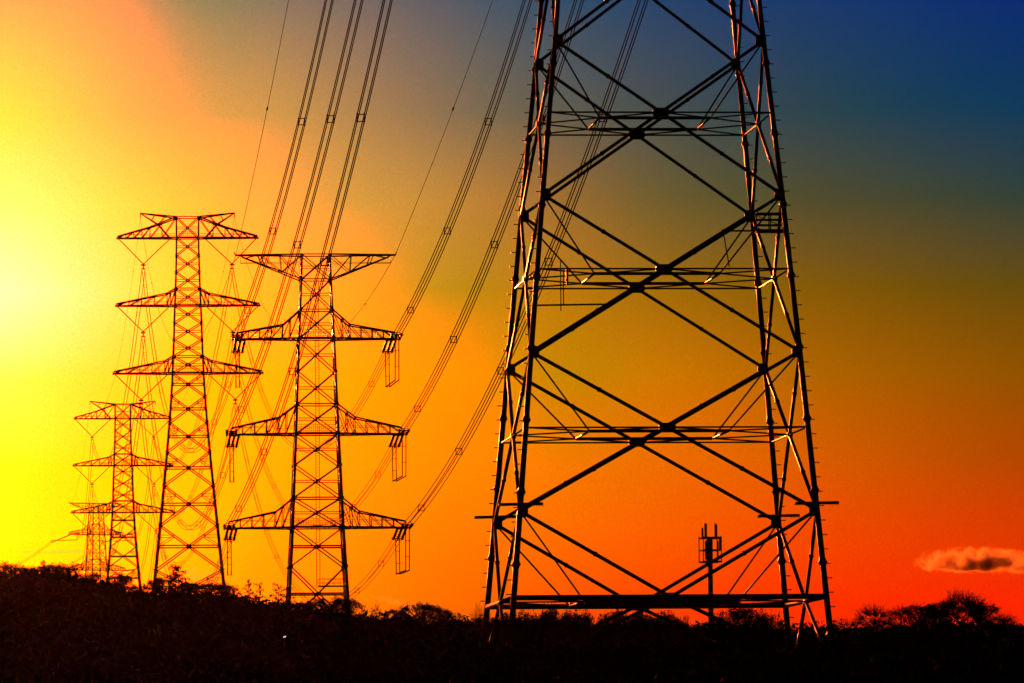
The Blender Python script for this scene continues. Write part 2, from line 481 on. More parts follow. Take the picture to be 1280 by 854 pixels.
def cross_arm(root, sd, z, L, w, zu, wu, mat, r1, r2, n=6, tip_h=.7, knee=None, rail=True, tip_w=.55):
    """tapering truss arm: two level lower chords, two upper chords bent at a knee, posts, diagonals, rail"""
    mb = MB()
    def low(t, s): return Vector((sd * (w + (L - w) * t), s * (w + (tip_w - w) * t), z))
    kx, kz = knee if knee else (.32, .5)
    def upp(t, s):
        if t < kx:
            q = t / kx; zz = zu + (z + (zu - z) * kz - zu) * q
        else:
            q = (t - kx) / (1 - kx); zz = z + (zu - z) * kz + (tip_h - (zu - z) * kz) * q
        wy = wu + (tip_w - wu) * t
        return Vector((sd * (wu + (L - wu) * t), s * wy, zz))
    ts = [0, kx * .55, kx] + [kx + (1 - kx) * k / (n - 2) for k in range(1, n - 1)]
    for s in (-1, 1):
        mb.tube(low(0, s), low(1, s), r1, 6)
        mb.tube(upp(0, s), upp(kx, s), r1 * .9, 6).tube(upp(kx, s), upp(1, s), r1 * .8, 6)
        for k in range(1, len(ts)):
            mb.tube(low(ts[k], s), upp(ts[k], s), r2, 5)
            if k < len(ts) - 1: mb.tube(upp(ts[k], s), low(ts[k + 1], s), r2, 5)
        mb.tube(low(ts[1], s), upp(0, s), r2, 5)
        for k in range(len(ts) - 1):
            mb.tube(low(ts[k], s), low(ts[k + 1], -s), r2 * .8, 5)
            if s == 1: mb.tube(low(ts[k + 1], -1), low(ts[k + 1], 1), r2 * .8, 5); mb.tube(upp(ts[k + 1], -1), upp(ts[k + 1], 1), r2 * .7, 5)
    mb.tube(low(1, -1), low(1, 1), r1, 6)
    mb.box((sd * (L + .15), 0, z), .5, tip_w * 2 + .3, r1 * 2.4)
    o = mb.build("cross_arm", mat, root, True)
    if rail:
        rb = MB()
        for s in (-1, 1):
            a, b = low(.0, s) + Vector((0, 0, 1.15)), low(.93, s) + Vector((0, 0, 1.15))
            rb.tube(a, b, r2 * .65, 4)
            for k in range(5):
                q = low(.93 * k / 4, s); rb.tube(q, q + Vector((0, 0, 1.15)), r2 * .45, 4)
        rb.build("handrail", mat, o)
    return o

def lattice_body(root, nodes, W, leg_r, br, hr, mat, cross_h=(), node_h=(), gusset=(), sub=()):
    """four legs, an X of braces per face and bay, level struts; heights local"""
    P = lambda sx, sy, z: Vector((sx * W(z), sy * W(z), z))
    for sx in (-1, 1):
        for sy in (-1, 1):
            mb = MB()
            for a, b in zip(nodes[:-1], nodes[1:]):
                mb.tube(P(sx, sy, a), P(sx, sy, b), leg_r(a), 8, leg_r(b))
                d = (P(sx, sy, b) - P(sx, sy, a)).normalized()
                mb.tube(P(sx, sy, a) - d * .2, P(sx, sy, a) + d * .2, leg_r(a) * 1.5, 8)
            mb.build("leg", mat, root, True)
    faces = [((-1, -1), (1, -1), (0, -1, 0)), ((1, -1), (1, 1), (1, 0, 0)), ((1, 1), (-1, 1), (0, 1, 0)), ((-1, 1), (-1, -1), (-1, 0, 0))]
    for i in range(len(nodes) - 1):
        z1, z2 = nodes[i], nodes[i + 1]
        zx = z1 + (z2 - z1) * W(z1) / (W(z1) + W(z2))
        for a, b, nrm in faces:
            mb = MB()
            cen = lerp(P(*a, zx), P(*b, zx), .5)
            mb.tube(P(*a, z1), P(*b, z2), br(z1), 8).tube(P(*b, z1), P(*a, z2), br(z1), 8)
            if i in cross_h: mb.tube(P(*a, zx), P(*b, zx), hr(z1) * (1.0 if i in gusset else .6), 6)
            if i in gusset: mb.plate(cen + Vector(nrm) * .02, nrm, leg_r(z1) * 3.0, leg_r(z1) * 1.6, leg_r(z1) * 1.2)
            else: mb.plate(cen + Vector(nrm) * .02, nrm, leg_r(z1) * 2.4, leg_r(z1) * 1.5, leg_r(z1) * .8)
            if i in sub:                                # short secondary struts from legs to the diagonals
                for s, e in ((a, b), (b, a)):
                    q1 = lerp(P(*s, z2), cen, .5); zq = q1.z
                    mb.tube(P(*s, zq), q1, br(z1) * .55, 5)
                    mb.tube(P(*s, zx), q1, br(z1) * .55, 5)
            mb.build("cross_brace", mat, root, True)
        if i in node_h:
            for a, b, nrm in faces:
                MB().tube(P(*a, z1), P(*b, z1), hr(z1), 8).build("horizontal_strut", mat, root, True)
    for a, b, nrm in faces:
        MB().tube(P(*a, nodes[-1]), P(*b, nodes[-1]), hr(nodes[-1]), 6).build("horizontal_strut", mat, root)

def body_rail(root, W, z, mat, r=.05, h=1.25):
    mb = MB(); w = W(z)
    mb.box((0, 0, z + .03), w * 1.9, w * 1.9, .06)
    for s in (-1, 1):
        for k in range(11):
            x = -w * .95 + 1.9 * w * k / 10
            mb.tube((x, s * w * .95, z), (x, s * w * .95, z + h), r, 4)
            mb.tube((s * w * .95, x, z), (s * w * .95, x, z + h), r, 4)
        for zz in (h * .5, h):
            mb.tube((-w * .95, s * w * .95, z + zz), (w * .95, s * w * .95, z + zz), r, 4)
            mb.tube((s * w * .95, -w * .95, z + zz), (s * w * .95, w * .95, z + zz), r, 4)
    return mb.build("work_platform", mat, root)

# ------------------------------------------------------------------ dead-end pylon (tension strings, jumpers)
def tension_pylon(px, Y, ky, y_of, rz, label, mpp, zbase, mat, far_dir=None, lw=1.0, extra=True):
    """y_of maps heights of the modelled photo column (px rows 319..) to world z; mpp metres per modelled px"""
    x = at(px, 600, Y).x
    root = empty("lattice_pylon", (x, Y, zbase), rz)
    tag(root, label, "pylon", "pylons of the power line")
    rows = [319, 350, 388, 424, 465.5, 506, 543, 582, 623, 660, 709, 762, 830]
    wid = [35, 37, 40, 44, 47, 50, 53, 56.5, 60, 63, 68.5, 74, 83]
    Z = lambda r: y_of(r) - zbase
    zl = [Z(r) for r in rows][::-1]; wl = [v * mpp / 2 for v in wid][::-1]
    W = lambda z: interp(z, zl, wl)
    nodes = [z for z in zl if z > 1.5]
    if nodes[0] > 2: nodes = [-.8] + nodes
    k = mpp / .125
    H = nodes[-1]
    leg_r = lambda z: lw * k * interp(z, [0, H * .5, H], [.27, .22, .15])
    br = lambda z: lw * k * interp(z, [0, H], [.115, .08])
    hr = lambda z: lw * k * interp(z, [0, H], [.13, .09])
    n = len(nodes)
    lattice_body(root, nodes, W, leg_r, br, hr, mat, cross_h=range(0, n), node_h=[i for i in range(n) if any(abs(nodes[i] - Z(r)) < .1 for r in (350, 388, 424, 506, 543, 623, 660))],
                 gusset=[i for i in range(n) if nodes[i] < Z(700)])
    att = {}
    fd = far_dir or Vector((-.02, 1, -.15))
    fd = fd.normalized()
    for lv, (rl, L, ru, kz) in enumerate(((424, 99, 388, .49), (543, 107, 506, .56), (660, 110.5, 623, .54))):
        for sd in (-1, 1):
            z, zu = Z(rl), Z(ru)
            arm = cross_arm(root, sd, z, L * mpp, W(z), zu, W(zu), mat, .15 * k * lw, .075 * k * lw, 6, 8 * mpp, (.27, kz))
            tip = Vector((sd * L * mpp, 0, z - .12 * k))
            for end, dv in (('far', fd), ('near', Vector((-.02, -1, .02)).normalized())):
                st = MB()
                a = tip + Vector((-sd * .55 * k if end == 'far' else 0, 0, 0)) + dv * .5
                b = a + dv * 8.2 * k
                insulator(st, a, b, .68 * k, .23 * k, 3, .42 * k)
                st.build("insulator_string", PORC, arm)
                att[(sd, lv, end)] = b + dv * .2
            # rigid jumper hanging below the arm
            jm = MB(); fa, na = att[(sd, lv, 'far')], att[(sd, lv, 'near')]
            for o in (-.28, .28):
                ox = Vector((o * k, 0, 0))
                lf = Vector((fa.x * .98 + na.x * .02, fa.y * .93, z - (7.0 if extra else 2.6) * k)); ln = Vector((na.x + .2 * k * sd * 0, na.y * .93, z - (7.0 if extra else 2.6) * k))
                jm.path([fa + ox, lerp(fa, lf, .5) + ox + Vector((0, .25, 0)), lf + ox], 0.085 * k, 5)
                jm.path([na + ox, lerp(na, ln, .5) + ox - Vector((0, .25, 0)), ln + ox], .085 * k, 5)
                jm.tube(lf + ox, ln + ox, .12 * k, 6)
            for q in (.35, .7):
                p = lerp(fa, lf, q); jm.tube(p - Vector((.4 * k, 0, 0)), p + Vector((.4 * k, 0, 0)), .05 * k, 5)
                p = lerp(na, ln, q); jm.tube(p - Vector((.4 * k, 0, 0)), p + Vector((.4 * k, 0, 0)), .05 * k, 5)
            jm.tube(lf - Vector((.45 * k, 0, 0)), lf + Vector((.45 * k, 0, 0)), .06 * k, 5)
            jm.build("jumper", ALU, arm)
        body_rail(root, W, Z(rl) + .15 * k, mat, .045 * k, 1.2 * k)
    # earth-wire arms at the top: level upper chord, rising lower chord
    for sd in (-1, 1):
        mb = MB(); L = 100 * mpp; zt, zb = Z(319), Z(350)
        wt, wb = W(zt), W(zb)
        for s in (-1, 1):
            tp = Vector((sd * L, s * .35, zt))
            up = lambda t: lerp((sd * wt, s * wt, zt), tp, t)
            lo = lambda t: lerp((sd * wb, s * wb, zb), tp + Vector((-sd * 8 * mpp, 0, -.3)), t)
            mb.tube(up(0), up(1), .13 * k * lw, 6).tube(lo(0), lo(1), .11 * k * lw, 6)
            for t in (.33, .62, .67, .95): mb.tube(up(t), lo(t), .065 * k * lw, 5)
            mb.tube(up(0), lo(.33), .07 * k, 5).tube(lo(.33), up(.62), .07 * k, 5).tube(up(.67), lo(.95), .06 * k, 5).tube(lo(0), up(.33), .07 * k, 5)
            mb.tube((sd * wb, s * wb * .8, zt - 10 * mpp), (sd * 94 * mpp, s * .5, zt - 10 * mpp), .05 * k * lw, 4)
        mb.tube((sd * 94 * mpp, -.5, zt - 10 * mpp), (sd * 94 * mpp, .5, zt), .05 * k, 4)
        mb.tube((sd * L, 0, zt - .1), (sd * (L + 2 * mpp), 0, zt + 4 * mpp), .09 * k, 5)
        mb.build("earth_wire_arm", mat, root, True)
        att[(sd, 'e', 'far')] = Vector((sd * L, .3, zt)); att[(sd, 'e', 'near')] = Vector((sd * L, -.3, zt))
    if extra:
        lad = MB(); zb, zt = max(.5, Z(735)), Z(350)
        for s in (-.28, .28): lad.tube((s + .2, W(zb) * .3, zb), (s + .2, W(zt) * .3, zt), .05, 5)
        for q in range(int((zt - zb) / .45)):
            z = zb + q * .45; yy = interp(z, [zb, zt], [W(zb) * .3, W(zt) * .3])
            lad.tube((-.08, yy, z), (.48, yy, z), .028, 4)
        lad.build("ladder", mat, root)
        z = Z(733); w = W(z); pl = MB()
        pl.box((w * .5, 0, z), w * .95, w * 1.2, .1)
        for y in (-w * .6, w * .6):
            for zz in (.5, 1.1): pl.tube((w * .03, y, z + zz), (w * .97, y, z + zz), .04, 4)
            for j in range(6): pl.tube((w * (.03 + .188 * j), y, z), (w * (.03 + .188 * j), y, z + 1.1), .04, 4)
        pl.build("rest_platform", mat, root)
    M = Matrix.Translation((x, Y, zbase)) @ Matrix.Rotation(rz, 4, 'Z')
    return {q: M @ p for q, p in att.items()}

# ------------------------------------------------------------------ suspension pylon (V strings)
def suspension_pylon(px, Y, ytop, mpp, rz, label, zbase, mat, lw=1.0):
    x = at(px, ytop + 150, Y).x
    ztop = at(px, ytop, Y).z
    root = empty("lattice_pylon", (x, Y, zbase), rz)
    tag(root, label, "pylon", "pylons of the power line")
    Z = lambda r: ztop - (r - 272) * mpp - zbase
    rows = [272, 298, 320, 341, 362, 383, 405, 426, 447, 468, 497, 530, 567, 609, 659, 715, 780, 860]
    wid = [28, 27.5, 28.3, 29.2, 30.5, 32.5, 34, 35.3, 36.8, 38.8, 42, 47, 53.5, 61.5, 71.5, 83, 96, 112]
    zl = [Z(r) for r in rows][::-1]; wl = [v * mpp / 2 for v in wid][::-1]
    W = lambda z: interp(z, zl, wl)
    nodes = [z for z in zl if z > 2.0]
    nodes = [-.8] + nodes
    H = nodes[-1]
    leg_r = lambda z: lw * interp(z, [0, H * .5, H], [.46, .33, .26])
    br = lambda z: lw * interp(z, [0, H], [.18, .145])
    hr = lambda z: lw * interp(z, [0, H], [.2, .15])
    n = len(nodes)
    lower = [i for i in range(n - 1) if nodes[i] < Z(490)]
    lattice_body(root, nodes, W, leg_r, br, hr, mat, cross_h=range(n), gusset=lower, sub=lower,
                 node_h=[i for i in range(n) if any(abs(nodes[i] - Z(r)) < .1 for r in (298, 362, 383, 447, 468))])
    att = {}
    for lv, (rl, L, ru, vi, va) in enumerate(((298, 87.5, 272, 22, 55.5), (383, 89.5, 362, 23, 56), (468, 93, 447, 25, 59))):
        for sd in (-1, 1):
            z, zu = Z(rl), Z(ru)
            kn = (.45, .52) if lv == 0 else (.14, .72)
            arm = cross_arm(root, sd, z, L * mpp, W(z), zu, W(zu), mat, .23 * lw, .12 * lw, 6, 5 * mpp * .5, kn, True, .9)
            apex = Vector((sd * va * mpp, 0, z - 32.5 * mpp))
            for xx in (L - 1.5, vi):
                s = MB(); vstring(s, (sd * xx * mpp, 0, z - .2), apex, .17 * lw)
                s.build("insulator_string", PORC, arm)
            yk = MB()
            yk.box(apex + Vector((0, 0, -.3)), 1.5, .25, .5).tube(apex, apex - Vector((0, 0, 1.5)), .2, 6)
            yk.box(apex + Vector((0, 0, -1.5)), 1.3, .3, .35)
            yk.build("yoke", mat, arm)
            att[(sd, lv, 'far')] = att[(sd, lv, 'near')] = apex - Vector((0, 0, 1.7))
        body_rail(root, W, Z(rl) + .2, mat, .07, 1.7)
    for sd in (-1, 1):                                   # raised earth-wire horns
        mb = MB(); tip = Vector((sd * 59 * mpp, 0, Z(266.5)))
        w = W(Z(272)); zt = Z(272)
        for s in (-1, 1):
            a = Vector((sd * w, s * w, zt)); q = Vector((sd * 37 * mpp, s * w * .6, Z(281)))
            mb.tube(a, tip, .2 * lw, 6).tube(tip, q, .17 * lw, 6).tube(q, (sd * 22 * mpp, s * w * .9, Z(298)), .15 * lw, 6)
            for t in (.3, .6): mb.tube(lerp(a, tip, t), lerp(q, tip, max(0, t * 1.6 - .6)), .1 * lw, 5)
            mb.tube(q, lerp(a, tip, .3), .1 * lw, 5)
        mb.tube(tip, tip + Vector((0, 0, -1.4)), .15, 5)
        mb.build("earth_wire_arm", mat, root, True)
        att[(sd, 'e', 'far')] = att[(sd, 'e', 'near')] = tip + Vector((0, 0, -1.4))
    M = Matrix.Translation((x, Y, zbase)) @ Matrix.Rotation(rz, 4, 'Z')
    return {q: M @ p for q, p in att.items()}

# ------------------------------------------------------------------ the line of pylons
near_att = build_near_pylon()
Y4, Y1, Y2, Y3 = 1000.0, 2000.0, 2890.0, 3400.0
x4 = at(397, 760, Y4).x; x1 = at(236, 740, Y1).x; x2 = at(156, 735, Y2).x; x3 = at(120, 720, Y3).x
t4 = tension_pylon(396, Y4, 1, lambda r: at(396, r, Y4).z, 0.075, "dark dead-end pylon with hanging jumper loops, left of the near pylon", .125, ground(x4, Y4), STEEL)
t1 = suspension_pylon(235, Y1, 272, .25, 0.05, "tall reddish pylon with V-shaped insulators, largest of the hazy pylons in the glow", ground(x1, Y1), STEEL_FAR, 1.15)
t2 = suspension_pylon(154, Y2, 505.5, .25, 0.09, "smaller thin pylon with V-shaped insulators in the yellow glow on the left", ground(x2, Y2), STEEL_FAR, 1.2)
ratio3 = 44.0 / 118.0
t3 = tension_pylon(120, Y3, 1, lambda r: at(120, 668.5 + (r - 424) * ratio3, Y3).z, 0.5, "farthest squat pylon low behind the trees, half hidden by a V-string pylon", ratio3 * Y3 / FPX, ground(x3, Y3), STEEL_FAR,
                   Vector((-.95, .35, -.42)), 1.2, False)

# ------------------------------------------------------------------ conductors
def span_pts(a, b, sag, n=48):
    out = []
    for k in range(n + 1):
        t = k / n; p = lerp(a, b, t); p.z -= 4 * sag * t * (1 - t); out.append(p)
    return out
def power_line(a, b, sag, label, group, r=.072, h=.42, step=52.0, spacers=True):
    a = Vector(a); b = Vector(b)
    root = empty("power_line", tuple(a)); tag(root, label, "power line", group)
    pts = [p - a for p in span_pts(a, b, sag)]
    dirv = (b - a); side = Vector((dirv.y, -dirv.x, 0)).normalized()
    for sx in (-1, 1):
        for sz in (-1, 1):
            q = [p + side * h * sx + Vector((0, 0, h * sz)) for p in pts]
            MB().path(q, r, 5).build("conductor", ALU, root, True)
    if spacers:
        L = dirv.length; n = max(2, int(L / step))
        for k in range(n):
            t = (k + .6) / n
            i = t * (len(pts) - 1); i0 = int(i); p = lerp(pts[i0], pts[min(i0 + 1, len(pts) - 1)], i - i0)
            d = (pts[min(i0 + 1, len(pts) - 1)] - pts[i0]).normalized()
            mb = MB(); c = [p + side * h * sx + Vector((0, 0, h * sz)) for sx, sz in ((-1, -1), (1, -1), (1, 1), (-1, 1))]
            for j in range(4):
                mb.tube(c[j], c[(j + 1) % 4], r * .9, 5)
                mb.tube(c[j] - d * .3, c[j] + d * .3, r * 1.5, 6)
            mb.build("spacer", ALU, root)
    return root
def earth_wire(a, b, sag, label, group, r=.042):
    a = Vector(a)
    root = empty("earth_wire", tuple(a)); tag(root, label, "earth wire", group)
    pts = [p - a for p in span_pts(a, b, sag)]
    MB().path(pts, r, 5).build("wire", ALU, root, True)
    for t in (.12, .45, .8):
        p = pts[int(t * 48)]; d = (pts[int(t * 48) + 1] - p).normalized()
        MB().tube(p - d * .6, p + d * .6, r * 3.2, 6).build("damper", ALU, root)
LV = ("top", "middle", "lowest"); SD = {-1: "left", 1: "right"}
sagN = (16.7, 14.0, 13.9)
for sd in (-1, 1):
    for lv in range(3):
        power_line(near_att[(sd, lv)] + Vector((-.5, 8.8, -.7)), t4[(sd, lv, 'near')], sagN[lv],
                   f"dark four-wire bundle rising from the dead-end pylon's {LV[lv]} {SD[sd]} arm past the top edge", "wire bundles between the near and dead-end pylons")
        power_line(t4[(sd, lv, 'far')], t1[(sd, lv, 'near')], (33, 32, 31)[lv],
                   f"sagging bundle from the dead-end pylon's {LV[lv]} {SD[sd]} arm back to the tall reddish pylon", "wire bundles between the dead-end and tall reddish pylons", .05, .42, 90)
        power_line(t1[(sd, lv, 'far')], t2[(sd, lv, 'near')], (31, 30, 29)[lv],
                   f"faint bundle hanging from the tall reddish pylon's {LV[lv]} {SD[sd]} insulators to the smaller pylon", "wire bundles between the two V-string pylons", .055, .5, 110)
        power_line(t2[(sd, lv, 'far')], t3[(sd, lv, 'near')], (16, 16, 15)[lv],
                   f"hazy bundle from the smaller pylon's {LV[lv]} {SD[sd]} insulators to the farthest pylon", "wire bundles to the farthest pylon", .055, .5, 110, False)
        e = at(-60 - 40 * lv, 742 + 4 * lv, 3650)
        power_line(t3[(sd, lv, 'far')], e + Vector((sd * 14, 0, 0)), 6,
                   f"hazy bundle dropping leftwards from the farthest pylon's {LV[lv]} {SD[sd]} arm", "wire bundles beyond the farthest pylon", .05, .5, 110, False)
    earth_wire(near_att[(sd, 'e')], t4[(sd, 'e', 'near')], 7.5, f"thin single wire from the dead-end pylon's {SD[sd]} top tip up past the top edge", "thin earth wires")
    earth_wire(t4[(sd, 'e', 'far')], t1[(sd, 'e', 'near')], 26, f"thin single wire sagging between top tips on the {SD[sd]} of dead-end and tall reddish pylons", "thin earth wires")
    earth_wire(t1[(sd, 'e', 'far')], t2[(sd, 'e', 'near')], 24, f"thin single wire between {SD[sd]} horns of the two V-string pylons", "thin earth wires", .035)
    earth_wire(t2[(sd, 'e', 'far')], t3[(sd, 'e', 'near')], 12, f"thin hazy wire from the smaller pylon's {SD[sd]} horn to the farthest pylon", "thin earth wires", .035)

# ------------------------------------------------------------------ mobile phone mast
def cell_mast():
    Y = 900.0; p = at(888.5, 760, Y); g = ground(p.x, Y); m = Y / FPX
    root = empty("cell_mast", (p.x, Y, g), .2)
    tag(root, "slim antenna mast with caged platform seen through the near pylon's right side", "antenna mast")
    Z = lambda r: at(888.5, r, Y).z - g
    MB().tube((0, 0, -.5), (0, 0, Z(703)), .38, 14, .34).tube((0, 0, Z(703)), (0, 0, Z(671)), .36, 12).build("pole", STEEL, root, True)
    cg = MB(); hw = 11.6 * m
    for r, t in ((672.5, .1), (688, .07), (702.5, .1)):
        z = Z(r)
        for s in (-1, 1):
            cg.tube((-hw, s * hw, z), (hw, s * hw, z), t * 1.4, 6).tube((s * hw, -hw, z), (s * hw, hw, z), t, 6)
            cg.tube((0, 0, z), (s * hw, s * hw, z), t * .7, 5).tube((0, 0, z), (s * hw, -s * hw, z), t * .7, 5)
    for sx in (-1, 1):
        for sy in (-1, 1): cg.tube((sx * hw, sy * hw, Z(703)), (sx * hw, sy * hw, Z(670.5)), .075, 5)
        cg.tube((sx * .55 * hw, -hw, Z(703)), (sx * .55 * hw, -hw, Z(672)), .04, 5)
    cg.build("platform", STEEL, root)
    for x, y, r0, r1, w in ((-.62, -.6, 672, 655, .26), (-.72, .5, 673, 660, .2), (.42, -.5, 672, 654.5, .09), (.72, .1, 673, 655.5, .2), (-.55, -.9, 700, 676, .3), (.62, -.9, 699, 677, .16), (1.12, .2, 688, 673, .2), (-.2, .95, 699, 676, .3)):
        a = MB(); zc = (Z(r0) + Z(r1)) / 2
        a.box((x * hw, y * hw, zc), w * 1.35, w * .8, Z(r1) - Z(r0))
        a.tube((x * hw, y * hw, Z(r0) - .2), (x * hw, y * hw, Z(r1) + .2), .035, 5)
        a.build("antenna", PLASTIC, root)
cell_mast()

# ------------------------------------------------------------------ trees
def leaf_mesh(name, pts, sizes, rng, mat):
    """many small leaf-clump faces (numpy), three crossed quads per point"""
    n = len(pts)
    V = []; F = []
    d = rng.normal(size=(n, 3)); d /= np.linalg.norm(d, axis=1)[:, None]
    e = rng.normal(size=(n, 3)); e -= (e * d).sum(1)[:, None] * d; e /= np.linalg.norm(e, axis=1)[:, None]
    s = sizes[:, None]; asp = rng.uniform(.35, .7, n)[:, None]
    q = np.stack([pts - d * s, pts + e * s * asp, pts + d * s, pts - e * s * asp], 1).reshape(-1, 3)
    f = np.arange(4 * n).reshape(n, 4)
    me = bpy.data.meshes.new(name); me.from_pydata(q.tolist(), [], f.tolist()); me.update()
    me.materials.append(mat)
    return me
def branch_mesh(seed, levels, spread, up, n0, length, r0, shrink=.68, height=.22, sides=4, fork=(2, 4), curl=.25, inner=99):
    """bare branching skeleton of a unit-high tree; returns MB and twig ends"""
    rnd = random.Random(seed); mb = MB(); ends = []
    def grow(p, d, L, r, lev):
        segs = 3; q = p
        for k in range(segs):
            d2 = (d + Vector((rnd.uniform(-1, 1), rnd.uniform(-1, 1), rnd.uniform(-.4, 1) * up)) * curl / segs * 1.6).normalized()
            q2 = q + d2 * L / segs
            mb.tube(q, q2, r * (1 - .3 * k / segs), sides if lev > 1 else 6, r * (1 - .3 * (k + 1) / segs), caps=(lev == levels))
            q, d = q2, d2
            if lev >= inner: ends.append(q)
            if lev >= 2 and lev < levels and k < segs - 1 and rnd.random() < .75:
                side = Vector((rnd.uniform(-1, 1), rnd.uniform(-1, 1), rnd.uniform(-.1, .8))).normalized()
                grow(q, (d * .55 + side * .8).normalized(), L * shrink * .75, r * .5, lev + 1)
        if lev >= levels: ends.append(q); return
        for _ in range(rnd.randint(*fork)):
            side = Vector((rnd.gauss(0, 1), rnd.gauss(0, 1), rnd.gauss(0, .5))).normalized()
            grow(q, (d + side * spread).normalized(), L * shrink * rnd.uniform(.8, 1.15), r * .62, lev + 1)
    return mb, ends, grow
def make_bare(seed, levels=5, spread=.75, stems=1, L0=.3, r0=.035, width=1.0, fork=(2, 4)):
    mb, ends, grow = branch_mesh(seed, levels, spread, .5, 1, L0, r0, fork=fork)
    rnd = random.Random(seed + 5)
    for s in range(stems):
        d = Vector((rnd.uniform(-.35, .35), rnd.uniform(-.35, .35), 1)) if stems > 1 else Vector((rnd.uniform(-.06, .06), 0, 1))
        grow(Vector((0, 0, 0)), d.normalized(), L0, r0, 1)
    v = np.array([tuple(p) for p in mb.v])
    h = np.percentile(v[:, 2], 99.7); wx = np.percentile(np.abs(v[:, 0]), 99)
    v[:, 2] /= h; v[:, :2] *= .5 * width / wx
    me = bpy.data.meshes.new("crown"); me.from_pydata(v.tolist(), [], mb.f); me.update(); me.materials.append(BARK)
    return me
def make_dome(seed, lobes=24, n=8000, leaf=.017, mat=None, lean=0.0):
    """broadleaf crown: many small leafy lobes of uneven size, twigs poking out; returns (crown, trunk)"""
    rng = np.random.default_rng(seed); rnd = random.Random(seed)
    cs = []
    main = [(rng.uniform(-.22, .22), rng.uniform(-.2, .2), rng.uniform(.5, .66)) for _ in range(3)]
    for k in range(lobes):                                               # lobes over a broad uneven dome
        a_ = rng.uniform(0, 6.28); q = math.sqrt(rng.uniform(0, 1)) * .42
        z = .50 + .34 * math.sqrt(max(0, 1 - (q / .45) ** 2)) * rng.uniform(.72, 1.02)
        cs.append((q * math.cos(a_) + lean * z * .6, q * math.sin(a_), z, rng.uniform(.065, .125)))
    for k in range(6): cs.append((rng.uniform(-.42, .42), rng.uniform(-.3, .3), rng.uniform(.05, .3), rng.uniform(.1, .17)))
    for m in main: cs.append((m[0] * .7, m[1] * .7, m[2] - .06, .27))
    cs = np.array(cs)
    w = cs[:, 3] ** 2; w /= w.sum()
    idx = rng.choice(len(cs), n, p=w)
    d = rng.normal(size=(n, 3)); d /= np.linalg.norm(d, axis=1)[:, None]
    rad = rng.uniform(0, 1, n) ** .5 * np.where(rng.uniform(size=n) < .1, 1.45, 1.0)
    pts = cs[idx, :3] + d * (cs[idx, 3] * rad)[:, None]
    src = pts[rng.choice(n, n // 14)]                                    # pull leaves together into sprays
    mv = rng.uniform(size=n) < .55
    pts[mv] = src[rng.choice(len(src), mv.sum())] + rng.normal(size=(mv.sum(), 3)) * .016
    # upright sprigs above the outline
    sp = []
    for k in range(16):
        c = cs[rng.integers(0, lobes)]; top = c[:3] + np.array((rng.normal() * .05, rng.normal() * .05, c[3] * .9))
        L = rng.uniform(.04, .11); dx = rng.normal() * .25
        for q in range(12): sp.append(top + np.array((dx, 0, 1)) * L * q / 12 + rng.normal(size=3) * .008)
    pts = np.concatenate([pts, np.array(sp)])
    hz = np.percentile(pts[:n, 2], 98.6); wx = np.percentile(np.abs(pts[:, 0]), 97.5)
    sc = np.array((.5 / wx, .5 / wx, 1 / hz)); pts *= sc
    crown = leaf_mesh("crown", pts, rng.uniform(.45, 1.3, len(pts)) * leaf, rng, mat or LEAF)
    mb = MB(); mb.tube((0, 0, -.06), (0, 0, .3), .045, 8, .035)
    for c in cs[:lobes]:
        e = Vector(c[:3] * sc); m = Vector((e.x * .35, e.y * .35, .3 + (e.z - .3) * .4))
        mb.tube((0, 0, .28), m, .018, 5, .012, False).tube(m, e, .012, 4, .004, False)
    me = bpy.data.meshes.new("trunk"); me.from_pydata([tuple(v) for v in mb.v], [], mb.f); me.update(); me.materials.append(BARK)
    return crown, me
def make_spray(seed, branches=18, taper=.8, droop=.25, leaf=.03, per=26, mat=None):
    """young upright tree: a bent leader with feathery side sprays"""
    rng = np.random.default_rng(seed); mb = MB(); pts = []
    bend = rng.normal(size=2) * .07
    st = lambda t: Vector((bend[0] * math.sin(t * 2.6) , bend[1] * math.sin(t * 2.2), t))
    for k in range(8): mb.tube(st(k / 8) if k else Vector((0, 0, -.06)), st((k + 1) / 8), .022 * (1 - k / 9), 6, .022 * (1 - (k + 1) / 9), False)
    for k in range(branches):
        t = .16 + .8 * (k + rng.uniform(0, .8)) / branches; a = k * 2.4 + rng.normal() * .5
        L = (.36 * (1 - taper * t) + .05) * rng.uniform(.5, 1.25)
        p = st(t)
        q = [p + Vector((math.cos(a) * L * u, math.sin(a) * L * u, L * (.75 * u - droop * 2.2 * u * u))) for u in (0, .35, .7, 1)]
        for i in range(3): mb.tube(q[i], q[i + 1], .008 * (1 - .25 * i), 4, .008 * (.75 - .25 * i), False)
        for _ in range(int(per * L * 5)):
            u = rng.uniform(.2, 1) ; i = min(2, int(u * 3)); b = q[i].lerp(q[i + 1], u * 3 - i)
            pts.append(np.array(b) + rng.normal(size=3) * np.array((.022, .022, .026)))
    for _ in range(26): pts.append(np.array(st(rng.uniform(.86, 1.0))) + rng.normal(size=3) * .012)
    pts = np.array(pts); v = np.array([tuple(x) for x in mb.v])
    wx = np.percentile(np.abs(pts[:, :2]), 98); sc = np.array((.5 / wx, .5 / wx, 1 / pts[:, 2].max()))
    pts = pts * sc; v = v * sc
    crown = leaf_mesh("crown", pts, rng.uniform(.5, 1.3, len(pts)) * leaf, rng, mat or LEAF2)
    me = bpy.data.meshes.new("trunk"); me.from_pydata(v.tolist(), [], mb.f); me.update(); me.materials.append(BARK)
    return crown, me
